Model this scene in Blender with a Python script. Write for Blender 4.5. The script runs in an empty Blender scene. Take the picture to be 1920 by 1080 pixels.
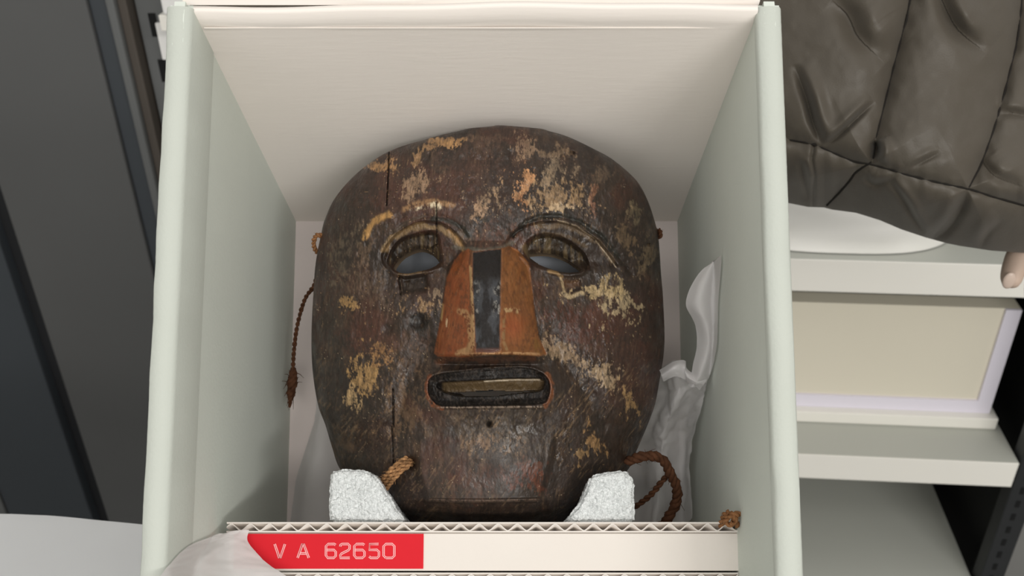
import bpy, bmesh, math, random
import numpy as np
from mathutils import Vector, Matrix
random.seed(4); rng = np.random.default_rng(7)
scene = bpy.context.scene
COL = scene.collection

# ------------------------------------------------------------------ camera, world, lights
F = 1800.0
def rx(a): c, s = math.cos(a), math.sin(a); return np.array([[1,0,0],[0,c,-s],[0,s,c]])
def ry(a): c, s = math.cos(a), math.sin(a); return np.array([[c,0,s],[0,1,0],[-s,0,c]])
def rz(a): c, s = math.cos(a), math.sin(a); return np.array([[c,-s,0],[s,c,0],[0,0,1]])
RR = rz(math.radians(-.82)) @ rx(math.radians(31.93)) @ ry(math.radians(4.87))
# rows: world axes expressed in camera axes (X right, Y up, Z forward)
W2 = np.array([[RR[0,0], -RR[1,0], RR[2,0]], [RR[0,2], -RR[1,2], RR[2,2]], [-RR[0,1], RR[1,1], -RR[2,1]]])
CAM = np.array([0.0, 0.0, 1.45])
def c2w(p):                       # camera coords (right, up, forward) -> world
    return np.asarray(p) @ W2.T + CAM
cam = bpy.data.objects.new('camera', bpy.data.cameras.new('camera')); COL.objects.link(cam)
cam.data.sensor_width = 36; cam.data.lens = F/1920*36; cam.data.clip_start = .01
m = Matrix.Identity(4)
for i in range(3):
    m[i][0] = W2[i,0]; m[i][1] = W2[i,1]; m[i][2] = -W2[i,2]; m[i][3] = CAM[i]
cam.matrix_world = m
cam.data.dof.use_dof = True; cam.data.dof.focus_distance = .45; cam.data.dof.aperture_fstop = 18
scene.camera = cam

world = bpy.data.worlds.new('world'); scene.world = world; world.use_nodes = True
bg = world.node_tree.nodes['Background']; bg.inputs[0].default_value = (1, .98, .945, 1); bg.inputs[1].default_value = .84
def area(name, loc, target, sx, sy, power, col):
    l = bpy.data.lights.new(name, 'AREA'); l.shape = 'RECTANGLE'; l.size = sx; l.size_y = sy
    l.energy = power; l.color = col
    o = bpy.data.objects.new(name, l); COL.objects.link(o); o.location = loc
    o.rotation_euler = (Vector(target)-Vector(loc)).to_track_quat('-Z', 'Y').to_euler()
    return o
area('ceiling_tube_light', (0.55, -2.1, 2.6), (0.1, .5, 1.1), 1.4, .4, 17, (1, .955, .89))
area('aisle_tube_light', (-.2, -.6, 2.66), (0, .5, 1.0), 1.2, .25, 4, (1, .97, .93))
area('shelf_fill_light', (1.5, -1.6, 2.3), (.75, 1.0, .7), 1.2, .2, 24, (1, .97, .93))  # unseen fill lamp added to brighten the shelf fronts
scene.view_settings.view_transform = 'Standard'; scene.view_settings.look = 'None'
scene.view_settings.exposure = -0.09; scene.view_settings.gamma = 1; scene.view_settings.use_curve_mapping = False

# ------------------------------------------------------------------ helpers
def lin(c):
    return tuple(((x/255)/12.92 if x/255 <= .04045 else ((x/255+.055)/1.055)**2.4) for x in c)
# box frame: u right, v up along the back panel, w out of the box towards the viewer
TH = math.radians(7.7); cT, sT = math.cos(TH), math.sin(TH)
AX = np.array([[1,0,0],[0,cT,sT],[0,sT,-cT]])
OB = np.array([-.0159, .04196, .6042])
CB = -(AX @ OB)
Mbox = Matrix.Identity(4)
_ax = AX @ W2.T; _o = c2w(OB)
for i in range(3):
    for j in range(3): Mbox[i][j] = _ax[j][i]
    Mbox[i][3] = _o[i]
def U(px, py, w, umax=None):      # photo pixel at box depth w -> box coords
    px = np.asarray(px, float); py = np.asarray(py, float); w = np.asarray(w, float)
    a = (px-960)/F; b = (540-py)/F
    dv = b*cT+sT; dw = b*sT-cT
    t = (w-CB[2])/dw
    if umax is not None:
        lim = np.where(a > 0, (umax-CB[0])/np.maximum(a, 1e-6), (-umax-CB[0])/np.minimum(a, -1e-6))
        t = np.minimum(t, lim)
    return np.stack(np.broadcast_arrays(CB[0]+a*t, CB[1]+dv*t, CB[2]+dw*t), -1)
def ray(px, py):
    return W2 @ np.array([(px-960)/F, (540-py)/F, 1.0])
def onY(px, py, Y): d = ray(px, py); return CAM + d*(Y-CAM[1])/d[1]
def onZ(px, py, Z): d = ray(px, py); return CAM + d*(Z-CAM[2])/d[2]

def tag(o, label=None, cat=None, group=None, kind=None):
    if label: o['label'] = label
    if cat: o['category'] = cat
    if group: o['group'] = group
    if kind: o['kind'] = kind
    return o
def empty(name, label, cat, mat=None, loc=None, group=None):
    o = bpy.data.objects.new(name, None); COL.objects.link(o); o.empty_display_size = .02
    if mat is not None: o.matrix_world = mat
    if loc is not None: o.location = loc
    return tag(o, label, cat, group)
def link_mesh(name, me, mat, parent=None):
    o = bpy.data.objects.new(name, me); COL.objects.link(o)
    if mat: me.materials.append(mat)
    if parent: o.parent = parent
    return o
def obj(name, bm, mat, parent=None, smooth=False):
    me = bpy.data.meshes.new(name); bmesh.ops.recalc_face_normals(bm, faces=bm.faces)
    bm.to_mesh(me); bm.free()
    if smooth: me.polygons.foreach_set('use_smooth', [True]*len(me.polygons))
    return link_mesh(name, me, mat, parent)
def fast_mesh(name, verts, faces, mat, parent=None, cols=None, smooth=True, normals=None):
    me = bpy.data.meshes.new(name)
    verts = np.asarray(verts, np.float32); faces = np.asarray(faces, np.int32); k = faces.shape[1]
    me.vertices.add(len(verts)); me.vertices.foreach_set('co', verts.ravel())
    me.loops.add(faces.size); me.loops.foreach_set('vertex_index', faces.ravel())
    me.polygons.add(len(faces)); me.polygons.foreach_set('loop_start', np.arange(0, faces.size, k, dtype=np.int32))
    me.polygons.foreach_set('use_smooth', np.full(len(faces), smooth))
    me.update(calc_edges=True)
    if cols is not None:
        a = me.color_attributes.new('paint', 'FLOAT_COLOR', 'POINT')
        c4 = np.ones((len(verts), 4), np.float32); c4[:, :cols.shape[1]] = cols
        a.data.foreach_set('color', c4.ravel())
    if normals is not None: me.normals_split_custom_set_from_vertices(normals.tolist())
    return link_mesh(name, me, mat, parent)
def bx(bm, lo, hi, bev=0, seg=2):
    lo = Vector(lo); hi = Vector(hi)
    r = bmesh.ops.create_cube(bm, size=1)
    vs = r['verts']
    for v in vs: v.co = Vector([(lo[i]+hi[i])/2+v.co[i]*(hi[i]-lo[i]) for i in range(3)])
    if bev:
        es = list({e for v in vs for e in v.link_edges})
        bmesh.ops.bevel(bm, geom=es, offset=bev, segments=seg, profile=.5, affect='EDGES', clamp_overlap=True)
def boxobj(name, lo, hi, mat, parent=None, bev=0, seg=2):
    bm = bmesh.new(); bx(bm, lo, hi, bev, seg); return obj(name, bm, mat, parent, False)
def prism(bm, pts, d0, d1, axis=0):
    """polygon pts (2D) extruded along axis between d0 and d1"""
    def mk(p, d):
        q = [p[0], p[1]]; q.insert(axis, d); return bm.verts.new(q)
    a = [mk(p, d0) for p in pts]; b = [mk(p, d1) for p in pts]; n = len(pts)
    bm.faces.new(a); bm.faces.new(b[::-1])
    for i in range(n): bm.faces.new((a[i], b[i], b[(i+1) % n], a[(i+1) % n]))
def catmull(P, n):
    P = np.asarray(P, float); Q = np.vstack([2*P[0]-P[1], P, 2*P[-1]-P[-2]]); out = []
    for i in range(len(P)-1):
        p0, p1, p2, p3 = Q[i:i+4]
        for k in range(n):
            t = k/n
            out.append(.5*((2*p1)+(-p0+p2)*t+(2*p0-5*p1+4*p2-p3)*t*t+(-p0+3*p1-3*p2+p3)*t**3))
    out.append(P[-1]); return np.array(out)
def tube(path, rad, sides=8):
    path = np.asarray(path, float); n = len(path); rad = np.broadcast_to(rad, n)
    T = np.gradient(path, axis=0); T /= np.linalg.norm(T, axis=1)[:, None]+1e-12
    N = np.cross(T[0], [0.3, .2, 1]); N /= np.linalg.norm(N); V = []
    for i in range(n):
        N = N-T[i]*(N@T[i]); N /= np.linalg.norm(N); B = np.cross(T[i], N)
        for k in range(sides):
            a = 2*math.pi*k/sides; V.append(path[i]+rad[i]*(math.cos(a)*N+math.sin(a)*B))
    Fc = [(i*sides+k, i*sides+(k+1) % sides, (i+1)*sides+(k+1) % sides, (i+1)*sides+k) for i in range(n-1) for k in range(sides)]
    return np.array(V), np.array(Fc)
def join(parts):
    V = []; Fc = []; o = 0
    for v, f in parts: V.append(v); Fc.append(f+o); o += len(v)
    return np.vstack(V), np.vstack(Fc)
def cord_geo(pts, R, strands=2, pitch=.006, n=14, fr=0.0, taper=None):
    """twisted cord: strands wound around a path, with loose fibres"""
    P = catmull(pts, n); seg = np.linalg.norm(np.diff(P, axis=0), axis=1); L = np.concatenate([[0], np.cumsum(seg)])
    m_ = max(12, int(L[-1]/(pitch/9))); s = np.linspace(0, L[-1], m_)
    P = np.stack([np.interp(s, L, P[:, k]) for k in range(3)], 1)
    T = np.gradient(P, axis=0); T /= np.linalg.norm(T, axis=1)[:, None]
    N = np.cross(T[0], [.3, .2, 1]); N /= np.linalg.norm(N); Ns = []
    for i in range(m_):
        N = N-T[i]*(N@T[i]); N /= np.linalg.norm(N); Ns.append(N.copy())
    Ns = np.array(Ns); Bs = np.cross(T, Ns)
    r = np.full(m_, R) if taper is None else R*np.interp(s/L[-1], *taper)
    r = r*(1+.08*np.sin(s*900)+.06*rng.standard_normal(m_)); parts = []
    for k in range(strands):
        a = 2*math.pi*(k/strands+s/pitch)
        off = r[:, None]*.5*(np.cos(a)[:, None]*Ns+np.sin(a)[:, None]*Bs)
        parts.append(tube(P+off, r*.58, 7))
    for k in range(int(fr)):
        i = rng.integers(2, m_-3); d = rng.standard_normal(3)*.5+T[i]*rng.choice([-1, 1])
        d /= np.linalg.norm(d); q = P[i]+Ns[i]*r[i]*rng.uniform(-.8, .8)+Bs[i]*r[i]*rng.uniform(-.8, .8)
        ll = rng.uniform(.8, 2.2)*R
        parts.append(tube(np.array([q, q+d*ll*.5, q+d*ll+T[i]*ll*.3]), [R*.09, R*.07, R*.03], 4))
    return join(parts)

def vnoise(x, y, seed=0):
    r = np.random.default_rng(seed); T = r.random((256, 256))
    xi = np.floor(x).astype(int); yi = np.floor(y).astype(int); fx = x-xi; fy = y-yi
    fx = fx*fx*(3-2*fx); fy = fy*fy*(3-2*fy); a = xi & 255; b = yi & 255; a1 = (a+1) & 255; b1 = (b+1) & 255
    return (T[a, b]*(1-fx)+T[a1, b]*fx)*(1-fy)+(T[a, b1]*(1-fx)+T[a1, b1]*fx)*fy
def fbm(x, y, sx, sy, seed=0, octv=5, gain=.55):
    o = 0; amp = 1; tot = 0; x = x/sx; y = y/sy
    for k in range(octv):
        o = o+amp*vnoise(x+17.3*k, y+9.1*k, seed+k); tot += amp; amp *= gain; x = x*2.03; y = y*2.03
    return o/tot
def sst(a, b, x): t = np.clip((x-a)/(b-a), 0, 1); return t*t*(3-2*t)
def sdpoly(x, y, poly):
    P = np.asarray(poly, float); d = np.full(x.shape, 1e9); ins = np.zeros(x.shape, bool); n = len(P)
    for i in range(n):
        ax_, ay = P[i]; bx_, by = P[(i+1) % n]; ex, ey = bx_-ax_, by-ay
        t = np.clip(((x-ax_)*ex+(y-ay)*ey)/(ex*ex+ey*ey+1e-9), 0, 1)
        d = np.minimum(d, (x-ax_-t*ex)**2+(y-ay-t*ey)**2)
        c = ((ay > y) != (by > y)) & (x < (bx_-ax_)*(y-ay)/(by-ay+1e-12)+ax_); ins ^= c
    return np.where(ins, -1, 1)*np.sqrt(d)
def sdline(x, y, pts):
    d = np.full(x.shape, 1e9)
    for (ax_, ay), (bx_, by) in zip(pts[:-1], pts[1:]):
        ex, ey = bx_-ax_, by-ay; t = np.clip(((x-ax_)*ex+(y-ay)*ey)/(ex*ex+ey*ey+1e-9), 0, 1)
        d = np.minimum(d, (x-ax_-t*ex)**2+(y-ay-t*ey)**2)
    return np.sqrt(d)
def smoothpoly(P, n=5):
    P = np.asarray(P, float); Q = np.vstack([P[-1:], P, P[:2]]); out = []
    for i in range(len(P)):
        p0, p1, p2, p3 = Q[i:i+4]
        for k in range(n):
            t = k/n; out.append(.5*((2*p1)+(-p0+p2)*t+(2*p0-5*p1+4*p2-p3)*t*t+(-p0+3*p1-3*p2+p3)*t**3))
    return np.array(out)

# ------------------------------------------------------------------ materials
def mat(name, col, rough=.6, spec=.5, bump=0, bscale=200, var=0, vscale=8, metal=0, stretch=(1,1,1), sheen=0, sss=0, trans=0, attr=None, fine=0):
    M = bpy.data.materials.new(name); M.use_nodes = True; nt = M.node_tree; N = nt.nodes; L = nt.links
    b = N['Principled BSDF']; b.inputs['Roughness'].default_value = rough; b.inputs['Metallic'].default_value = metal
    b.inputs['Specular IOR Level'].default_value = spec
    b.inputs['Base Color'].default_value = (*lin(col), 1)
    if sheen: b.inputs['Sheen Weight'].default_value = sheen
    tc = N.new('ShaderNodeTexCoord'); mp = N.new('ShaderNodeMapping'); mp.inputs['Scale'].default_value = stretch
    L.new(tc.outputs['Object'], mp.inputs['Vector'])
    src = None
    if attr:
        a = N.new('ShaderNodeAttribute'); a.attribute_name = attr; src = a.outputs['Color']
    if var:
        n = N.new('ShaderNodeTexNoise'); n.inputs['Scale'].default_value = vscale; n.inputs['Detail'].default_value = 5
        L.new(mp.outputs[0], n.inputs['Vector'])
        mr = N.new('ShaderNodeMapRange'); mr.inputs['From Min'].default_value = .3; mr.inputs['From Max'].default_value = .7
        mr.inputs['To Min'].default_value = 1-var; mr.inputs['To Max'].default_value = 1+var
        L.new(n.outputs['Fac'], mr.inputs['Value'])
        mx = N.new('ShaderNodeVectorMath'); mx.operation = 'SCALE'
        if src: L.new(src, mx.inputs[0])
        else: mx.inputs[0].default_value = lin(col)
        L.new(mr.outputs[0], mx.inputs['Scale']); src = mx.outputs[0]
    if src: L.new(src, b.inputs['Base Color'])
    if bump:
        n = N.new('ShaderNodeTexNoise'); n.inputs['Scale'].default_value = bscale; n.inputs['Detail'].default_value = 4
        L.new(mp.outputs[0], n.inputs['Vector'])
        bp = N.new('ShaderNodeBump'); bp.inputs['Strength'].default_value = bump; bp.inputs['Distance'].default_value = .001
        L.new(n.outputs['Fac'], bp.inputs['Height']); L.new(bp.outputs[0], b.inputs['Normal'])
    return M
M_board = mat('grey_board', (192, 197, 189), .75, .25, .15, 600, .015, 30)
M_board_in = mat('grey_board_inner', (212, 218, 210), .75, .25, .12, 500, .02, 20)
M_lid = mat('white_lined_board', (240, 233, 226), .75, .25, .12, 400, .015, 15, stretch=(.15, 1, 1))
M_back = mat('back_paper', (224, 214, 211), .8, .2, .1, 300, .02, 15)
M_corr = mat('corrugated_white', (228, 221, 214), .8, .2, .08, 500, .01, 30)
M_red = mat('red_tape', (214, 28, 42), .6, .2, .05, 300, .03, 40)
M_emb = mat('embossed_pink', (255, 190, 192), .5, .5)
M_shelf = mat('white_enamel', (246, 244, 236), .4, .5, .04, 60, .01, 5)
M_shelf_shaded = mat('shaded_white_enamel', (190, 192, 184), .45, .5, .04, 60, .02, 5)  # white shelf enamel darkened: shade on decks and back flanges put into colour
M_black = mat('black_steel', (38, 40, 42), .45, .5, .06, 80, .05, 6)
M_void = mat('dark_side_panel', (18, 19, 20), .6, .3)
M_dark = mat('charcoal_steel', (92, 93, 93), .34, .5, .05, 30, .06, 3)
M_dark2 = mat('blue_charcoal_steel', (64, 69, 74), .4, .5, .05, 30, .05, 3)
M_gap = mat('painted_shadow_gap', (44, 45, 47), .7, .2)  # dark tone paints in the shadow of the gap between cabinet panels
M_strip = mat('grey_seal', (104, 106, 106), .5, .4, 0, 1, .05, 4)
M_brown = mat('brown_seal', (84, 78, 72), .6, .3, 0, 1, .05, 4)
M_panel = mat('beige_mount', (232, 226, 208), .7, .3, .03, 200, .012, 3)
M_border = mat('lavender_white_border', (238, 234, 246), .55, .4)
M_cord = mat('brown_fibre', (84, 54, 36), .85, .2, .5, 900, .3, 300)
M_cord_l = mat('light_fibre', (150, 112, 76), .85, .2, .6, 900, .55, 500)
M_cord_o = mat('orange_fibre', (140, 98, 64), .8, .2, .5, 900, .25, 300)
M_wood_in = mat('raw_wood_inside', (96, 82, 66), .8, .2, .4, 150, .2, 30)
M_skin = mat('skin', (198, 176, 160), .5, .4, .1, 300, .04, 60)
M_nail = mat('nail', (206, 186, 172), .3, .5)
M_bag = mat('white_plastic_bag', (250, 249, 244), .45, .5, .1, 40)
M_floor = mat('grey_floor', (120, 120, 118), .5, .4, .05, 40, .05, 2)
M_wall = mat('off_white_wall', (205, 202, 195), .8, .3, .05, 90, .02, 2)
M_card = mat('white_card', (240, 240, 238), .6, .3)
M_table = mat('pale_table', (205, 205, 202), .5, .4, .03, 60, .02, 4)
M_fwedge = mat('charcoal_foam', (60, 60, 62), .95, .1, .5, 400)

def tissue_mat(name, col, a):
    M = bpy.data.materials.new(name); M.use_nodes = True; nt = M.node_tree; N = nt.nodes; L = nt.links
    b = N['Principled BSDF']; b.inputs['Base Color'].default_value = (*lin(col), 1); b.inputs['Roughness'].default_value = .55
    tr = N.new('ShaderNodeBsdfTranslucent'); tr.inputs[0].default_value = (*lin(col), 1)
    tp = N.new('ShaderNodeBsdfTransparent'); m1 = N.new('ShaderNodeMixShader'); m2 = N.new('ShaderNodeMixShader')
    m1.inputs[0].default_value = .35; L.new(b.outputs[0], m1.inputs[1]); L.new(tr.outputs[0], m1.inputs[2])
    m2.inputs[0].default_value = a; L.new(m1.outputs[0], m2.inputs[1]); L.new(tp.outputs[0], m2.inputs[2])
    L.new(m2.outputs[0], N['Material Output'].inputs[0])
    n = N.new('ShaderNodeTexNoise'); n.inputs['Scale'].default_value = 60; bp = N.new('ShaderNodeBump'); bp.inputs['Strength'].default_value = .12
    bp.inputs['Distance'].default_value = .002
    tc = N.new('ShaderNodeTexCoord'); L.new(tc.outputs['Object'], n.inputs['Vector']); L.new(n.outputs['Fac'], bp.inputs['Height'])
    L.new(bp.outputs[0], b.inputs['Normal'])
    return M
M_tissue = tissue_mat('tissue', (236, 234, 234), .10)
M_tissue3 = tissue_mat('tissue_padding', (180, 188, 200), .03)
M_tissue2 = tissue_mat('tissue_table', (230, 231, 232), .05)

# carved wood: paint attribute with fine grain and gloss held in alpha-free second attribute
def wood_mat(name, rough, spec, bump, bscale):
    M = mat(name, (60, 50, 44), rough, spec, bump, bscale, .16, 420, attr='paint', stretch=(1, .45, 1))
    nt = M.node_tree; N = nt.nodes; L = nt.links; b = N['Principled BSDF']
    n = N.new('ShaderNodeTexNoise'); n.inputs['Scale'].default_value = 90; n.inputs['Detail'].default_value = 6
    mr = N.new('ShaderNodeMapRange'); mr.inputs['From Min'].default_value = .35; mr.inputs['From Max'].default_value = .65
    mr.inputs['To Min'].default_value = rough-.14; mr.inputs['To Max'].default_value = rough+.2
    tc = N.new('ShaderNodeTexCoord'); L.new(tc.outputs['Object'], n.inputs['Vector'])
    L.new(n.outputs['Fac'], mr.inputs['Value']); L.new(mr.outputs[0], b.inputs['Roughness'])
    return M
M_wood = wood_mat('weathered_wood', .44, .5, .4, 500)
M_orange = wood_mat('orange_paint', .45, .4, .3, 500)
M_blackp = wood_mat('glossy_black_paint', .36, .3, .7, 350)
M_lip = wood_mat('black_lip_paint', .5, .3, .8, 500)

def foam_mat():
    M = bpy.data.materials.new('white_pe_foam'); M.use_nodes = True; nt = M.node_tree; N = nt.nodes; L = nt.links
    b = N['Principled BSDF']; b.inputs['Base Color'].default_value = (*lin((236, 240, 240)), 1)
    b.inputs['Roughness'].default_value = .22; b.inputs['Subsurface Weight'].default_value = .5
    b.inputs['Subsurface Radius'].default_value = (.004, .004, .004); b.inputs['Subsurface Scale'].default_value = .8
    tc = N.new('ShaderNodeTexCoord'); v = N.new('ShaderNodeTexVoronoi'); v.inputs['Scale'].default_value = 430
    L.new(tc.outputs['Object'], v.inputs['Vector'])
    v2 = N.new('ShaderNodeTexVoronoi'); v2.inputs['Scale'].default_value = 850; L.new(tc.outputs['Object'], v2.inputs['Vector'])
    ad = N.new('ShaderNodeMath'); ad.operation = 'ADD'; L.new(v.outputs['Distance'], ad.inputs[0]); L.new(v2.outputs['Distance'], ad.inputs[1])
    bp = N.new('ShaderNodeBump'); bp.inputs['Strength'].default_value = 1.0; bp.inputs['Distance'].default_value = .0016; bp.invert = True
    L.new(ad.outputs[0], bp.inputs['Height']); L.new(bp.outputs[0], b.inputs['Normal'])
    return M
M_foam = foam_mat()

def fabric_mat():
    M = mat('quilted_nylon', (78, 72, 63), .48, .35, .15, 900, .05, 14, sheen=.1)
    return M
M_nylon = fabric_mat()
M_thread = mat('dark_thread', (34, 31, 28), .8, .2)

# ------------------------------------------------------------------ setting: room
fl = boxobj('floor', (-3, -3, -.05), (3.4, 3.4, 0), M_floor); tag(fl, kind='structure')
for nm, lo, hi in (('wall_back', (-3, 3.3, 0), (3.4, 3.4, 2.8)), ('wall_left', (-3.1, -3, 0), (-3, 3.4, 2.8)), ('wall_right', (3.4, -3, 0), (3.5, 3.4, 2.8))):
    tag(boxobj(nm, lo, hi, M_wall), kind='structure')

# ------------------------------------------------------------------ archive box
HW = .12; T = .0098; DW = .205; VB = -.245
box = empty('archive_box', 'pale grey-green open cardboard archive box standing upright around the mask', 'box', Mbox)
boxobj('back_panel', (-HW-T, VB-T, -.003), (HW+T, .001, 0), M_back, box)
def side(sgn):
    bm = bmesh.new()
    # profile in (v,w): bottom to the leaning top wall; extruded along u
    k = .0487/.205
    pts = [(VB-T, -.002), (.0, -.002), (.0+.0525, DW+.0008), (.0525-.004, DW+.0015), (VB-T, DW+.0005)]
    a, b_ = (HW, HW+T) if sgn > 0 else (-HW-T, -HW)
    prism(bm, pts, a, b_)
    bmesh.ops.recalc_face_normals(bm, faces=bm.faces)
    es = [e for e in bm.edges if abs(e.verts[0].co.z-DW) < .003 and abs(e.verts[1].co.z-DW) < .003 and abs(e.verts[0].co.x-e.verts[1].co.x) < 1e-5]
    bmesh.ops.bevel(bm, geom=es, offset=.0026, segments=4, affect='EDGES')
    o = obj('side_panel', bm, M_board_in, box)
    return o
side(-1); side(1)
# folded rim strips capping the side walls
for sgn in (-1, 1):
    a, b_ = (HW-.0004, HW+T+.0005) if sgn > 0 else (-HW-T-.0005, -HW+.0004)
    n = 160; ys = np.linspace(VB-T, .050, n); prof = [(a, DW-.004), (a, DW-.0008), (a+.0010, DW+.0012), ((a+b_)/2, DW+.0019), (b_-.0012, DW+.0012), (b_, DW-.001), (b_, DW-.030)]
    V = []
    jit = np.interp(np.arange(n), np.arange(0, n, 6), rng.standard_normal(len(np.arange(0, n, 6))))*.00022
    for i, yv in enumerate(ys):
        for j, (uu, ww) in enumerate(prof):
            V.append((uu+(jit[i] if 0 < j < 5 else 0)*1.0, yv, ww+rng.standard_normal()*.00006))
    q = len(prof); Fc = [(i*q+j, i*q+j+1, (i+1)*q+j+1, (i+1)*q+j) for i in range(n-1) for j in range(q-1)]
    fast_mesh('rim_fold', V, Fc, M_board, box)
# leaning top wall: wavy thin edge of board, lined white
nu = 120; V = []; rows = np.linspace(0, 1, 24)
uu = np.linspace(-HW, HW, nu)
for r_ in rows:
    for u_ in uu:
        wob = .0012*math.sin(u_*32+1)*r_**3+.0006*math.sin(u_*90)*r_**4
        V.append((u_, .0487*r_+wob*.5, .205*r_+.0018*math.sin(u_*13+.6)*r_**4))
ins = len(V)
for r_ in rows:
    for u_ in uu:
        wob = .0012*math.sin(u_*32+1)*r_**3+.0006*math.sin(u_*90)*r_**4
        V.append((u_, .0487*r_+wob*.5+.0028, .205*r_+.0018*math.sin(u_*13+.6)*r_**4))
nr = len(rows); Fc = []
for i in range(nr-1):
    for j in range(nu-1):
        a = i*nu+j; Fc.append((a, a+1, a+nu+1, a+nu)); Fc.append((ins+a, ins+a+nu, ins+a+nu+1, ins+a+1))
for j in range(nu-1):
    a = (nr-1)*nu+j; Fc.append((a, a+1, ins+a+1, ins+a))
fast_mesh('top_panel', V, Fc, M_lid, box)
# outer paper wrap showing above its edge
V = []; n = 90
for i, u_ in enumerate(np.linspace(-HW-.004, HW+.001, n)):
    d = .0012+.0010*math.sin(u_*40)+.0006*math.sin(u_*75+1)
    for (vv, ww) in ((.0487+.0030, .2040), (.0487+.0040+d, .2065+.0008*math.sin(u_*28)), (.0487+.0052+d, .2060), (.0487+.0050, .17)):
        V.append((u_, vv, ww))
Fc = [(i*4+j, i*4+j+1, (i+1)*4+j+1, (i+1)*4+j) for i in range(n-1) for j in range(3)]
fast_mesh('paper_wrap', V, Fc, M_lid, box)
# lid crease: shallow second fold line near the rim
boxobj('crease', (-HW+.002, 0, 0), (HW-.002, .0004, .0009), M_lid, box).matrix_local = Matrix.Translation((0, .0487*.945-.0008, .205*.945)) @ Matrix.Rotation(-math.atan(.0487/.205), 4, 'X')
boxobj('bottom_panel', (-HW, VB-T, 0), (HW, VB, DW), M_board_in, box)

# ------------------------------------------------------------------ corrugated support
def U1(px, py, w): return Vector(U(px, py, w).tolist())
WS = .139
pL = U(425, 985, WS); pR = U(1386, 993, WS)
uL, uR = float(pL[0]), float(pR[0]); vT = float(U(900, 979, WS)[1]); vTb = float(U(900, 998, WS)[1])
sup = empty('corrugated_support', 'white corrugated cardboard ledge carrying the mask and foam, red label on its front', 'support', Mbox)
HB = vT-vTb
def corr_board(v0, width0, width1, depth, slope, name, period=.0088):
    # flute board: cut edge facing w, running back to w=0 with slope
    h = HB; t = h*.13
    def liner(nm, va, vb):
        bm = bmesh.new(); n = 40
        top = [(va, WS), (va+slope, WS-depth)]; bot = [(vb+slope, WS-depth), (vb, WS)]
        prism(bm, top+bot, width0, width1); obj('liner', bm, M_corr, nm)
    root = bpy.data.objects.new('corrugated_board', None); COL.objects.link(root); root.parent = name
    liner(root, v0, v0-t); liner(root, v0-h+t, v0-h)
    n = int((width1-width0)/period*16); xs = np.linspace(width0, width1, n)
    ph = 2*math.pi*(xs-width0)/period; amp = (h-2*t)/2-.0001; mid = v0-h/2
    zz = mid+amp*np.clip(1.15*np.sin(ph)/np.sqrt(.15+np.sin(ph)**2)*1.07, -1, 1)*1.0
    tri = 2/math.pi*np.arcsin(np.sin(ph)*.985); zz = mid+amp*(.55*tri/.9+.45*np.sin(ph))
    V = []; th = .0006
    for x, z in zip(xs, zz):
        for (dz, w_, sl) in ((th/2, WS, 0), (-th/2, WS, 0), (-th/2, WS-depth, slope), (th/2, WS-depth, slope)):
            V.append((x, z+dz+sl, w_+.00005))
    Fc = [(i*4+j, i*4+(j+1) % 4, (i+1)*4+(j+1) % 4, (i+1)*4+j) for i in range(n-1) for j in range(4)]
    fast_mesh('fluting', V, Fc, M_corr, root)
corr_board(vT, uL, uR, .135, -.044, sup)
vF0 = vTb-.0006; vF1 = float(U(900, 1071, WS)[1])
bm = bmesh.new(); bx(bm, (uL+.0012, vF1, WS-.0035), (uR+.0003, vF0, WS-.0006), .0003, 1); obj('front_strip', bm, M_corr, sup)
corr_board(vF1-.0006, uL+.014, uR-.001, .13, -.040, sup)
# label tape
l0 = U(466, 1001, WS); l1 = U(793.5, 1066.5, WS)
lab = boxobj('label', (U(440, 1001, WS)[0], l1[1], WS-.0006), (l1[0], l0[1], WS-.0001), M_red, sup)
tag(lab, 'glossy red embossed tape label reading V A 62650')
GL = {'V': [[(0, 1), (.42, 0), (.5, 0), (.92, 1)]], 'A': [[(0, 0), (.42, 1), (.52, 1), (.95, 0)], [(.2, .32), (.75, .32)]],
      '6': [[(.92, .93), (.8, 1), (.25, 1), (.06, .85), (.05, .18), (.22, 0), (.75, 0), (.93, .15), (.93, .42), (.78, .57), (.08, .57)]],
      '2': [[(.05, .82), (.08, .95), (.22, 1), (.78, 1), (.93, .88), (.92, .66), (.8, .55), (.15, .3), (.05, .18), (.05, 0), (.95, 0)]],
      '5': [[(.9, 1), (.1, 1), (.08, .58), (.75, .58), (.93, .44), (.93, .14), (.78, 0), (.2, 0), (.05, .1)]],
      '0': [[(.25, 0), (.75, 0), (.93, .16), (.93, .84), (.75, 1), (.25, 1), (.05, .84), (.05, .16), (.25, 0)]]}
for ch, x0, x1 in (('V', 515, 536), ('A', 558, 580), ('6', 610, 631), ('2', 637, 657), ('6', 663, 685), ('5', 691, 712), ('0', 718, 741)):
    parts = []
    for st in GL[ch]:
        pts = np.array([U(x0+(x1-x0)*p[0], 1046-26*p[1], WS+.00005) for p in st])
        nrm = []
        # ribbon-like raised double stroke
        d = np.gradient(pts, axis=0); d /= np.linalg.norm(d, axis=1)[:, None]; sdv = np.stack([-d[:, 1], d[:, 0], 0*d[:, 0]], 1)
        for sg in (-1, 1): parts.append(tube(pts+sdv*sg*.00035, .00023, 6))
    v, f = join(parts); fast_mesh('character', v, f, M_emb, lab)

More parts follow.
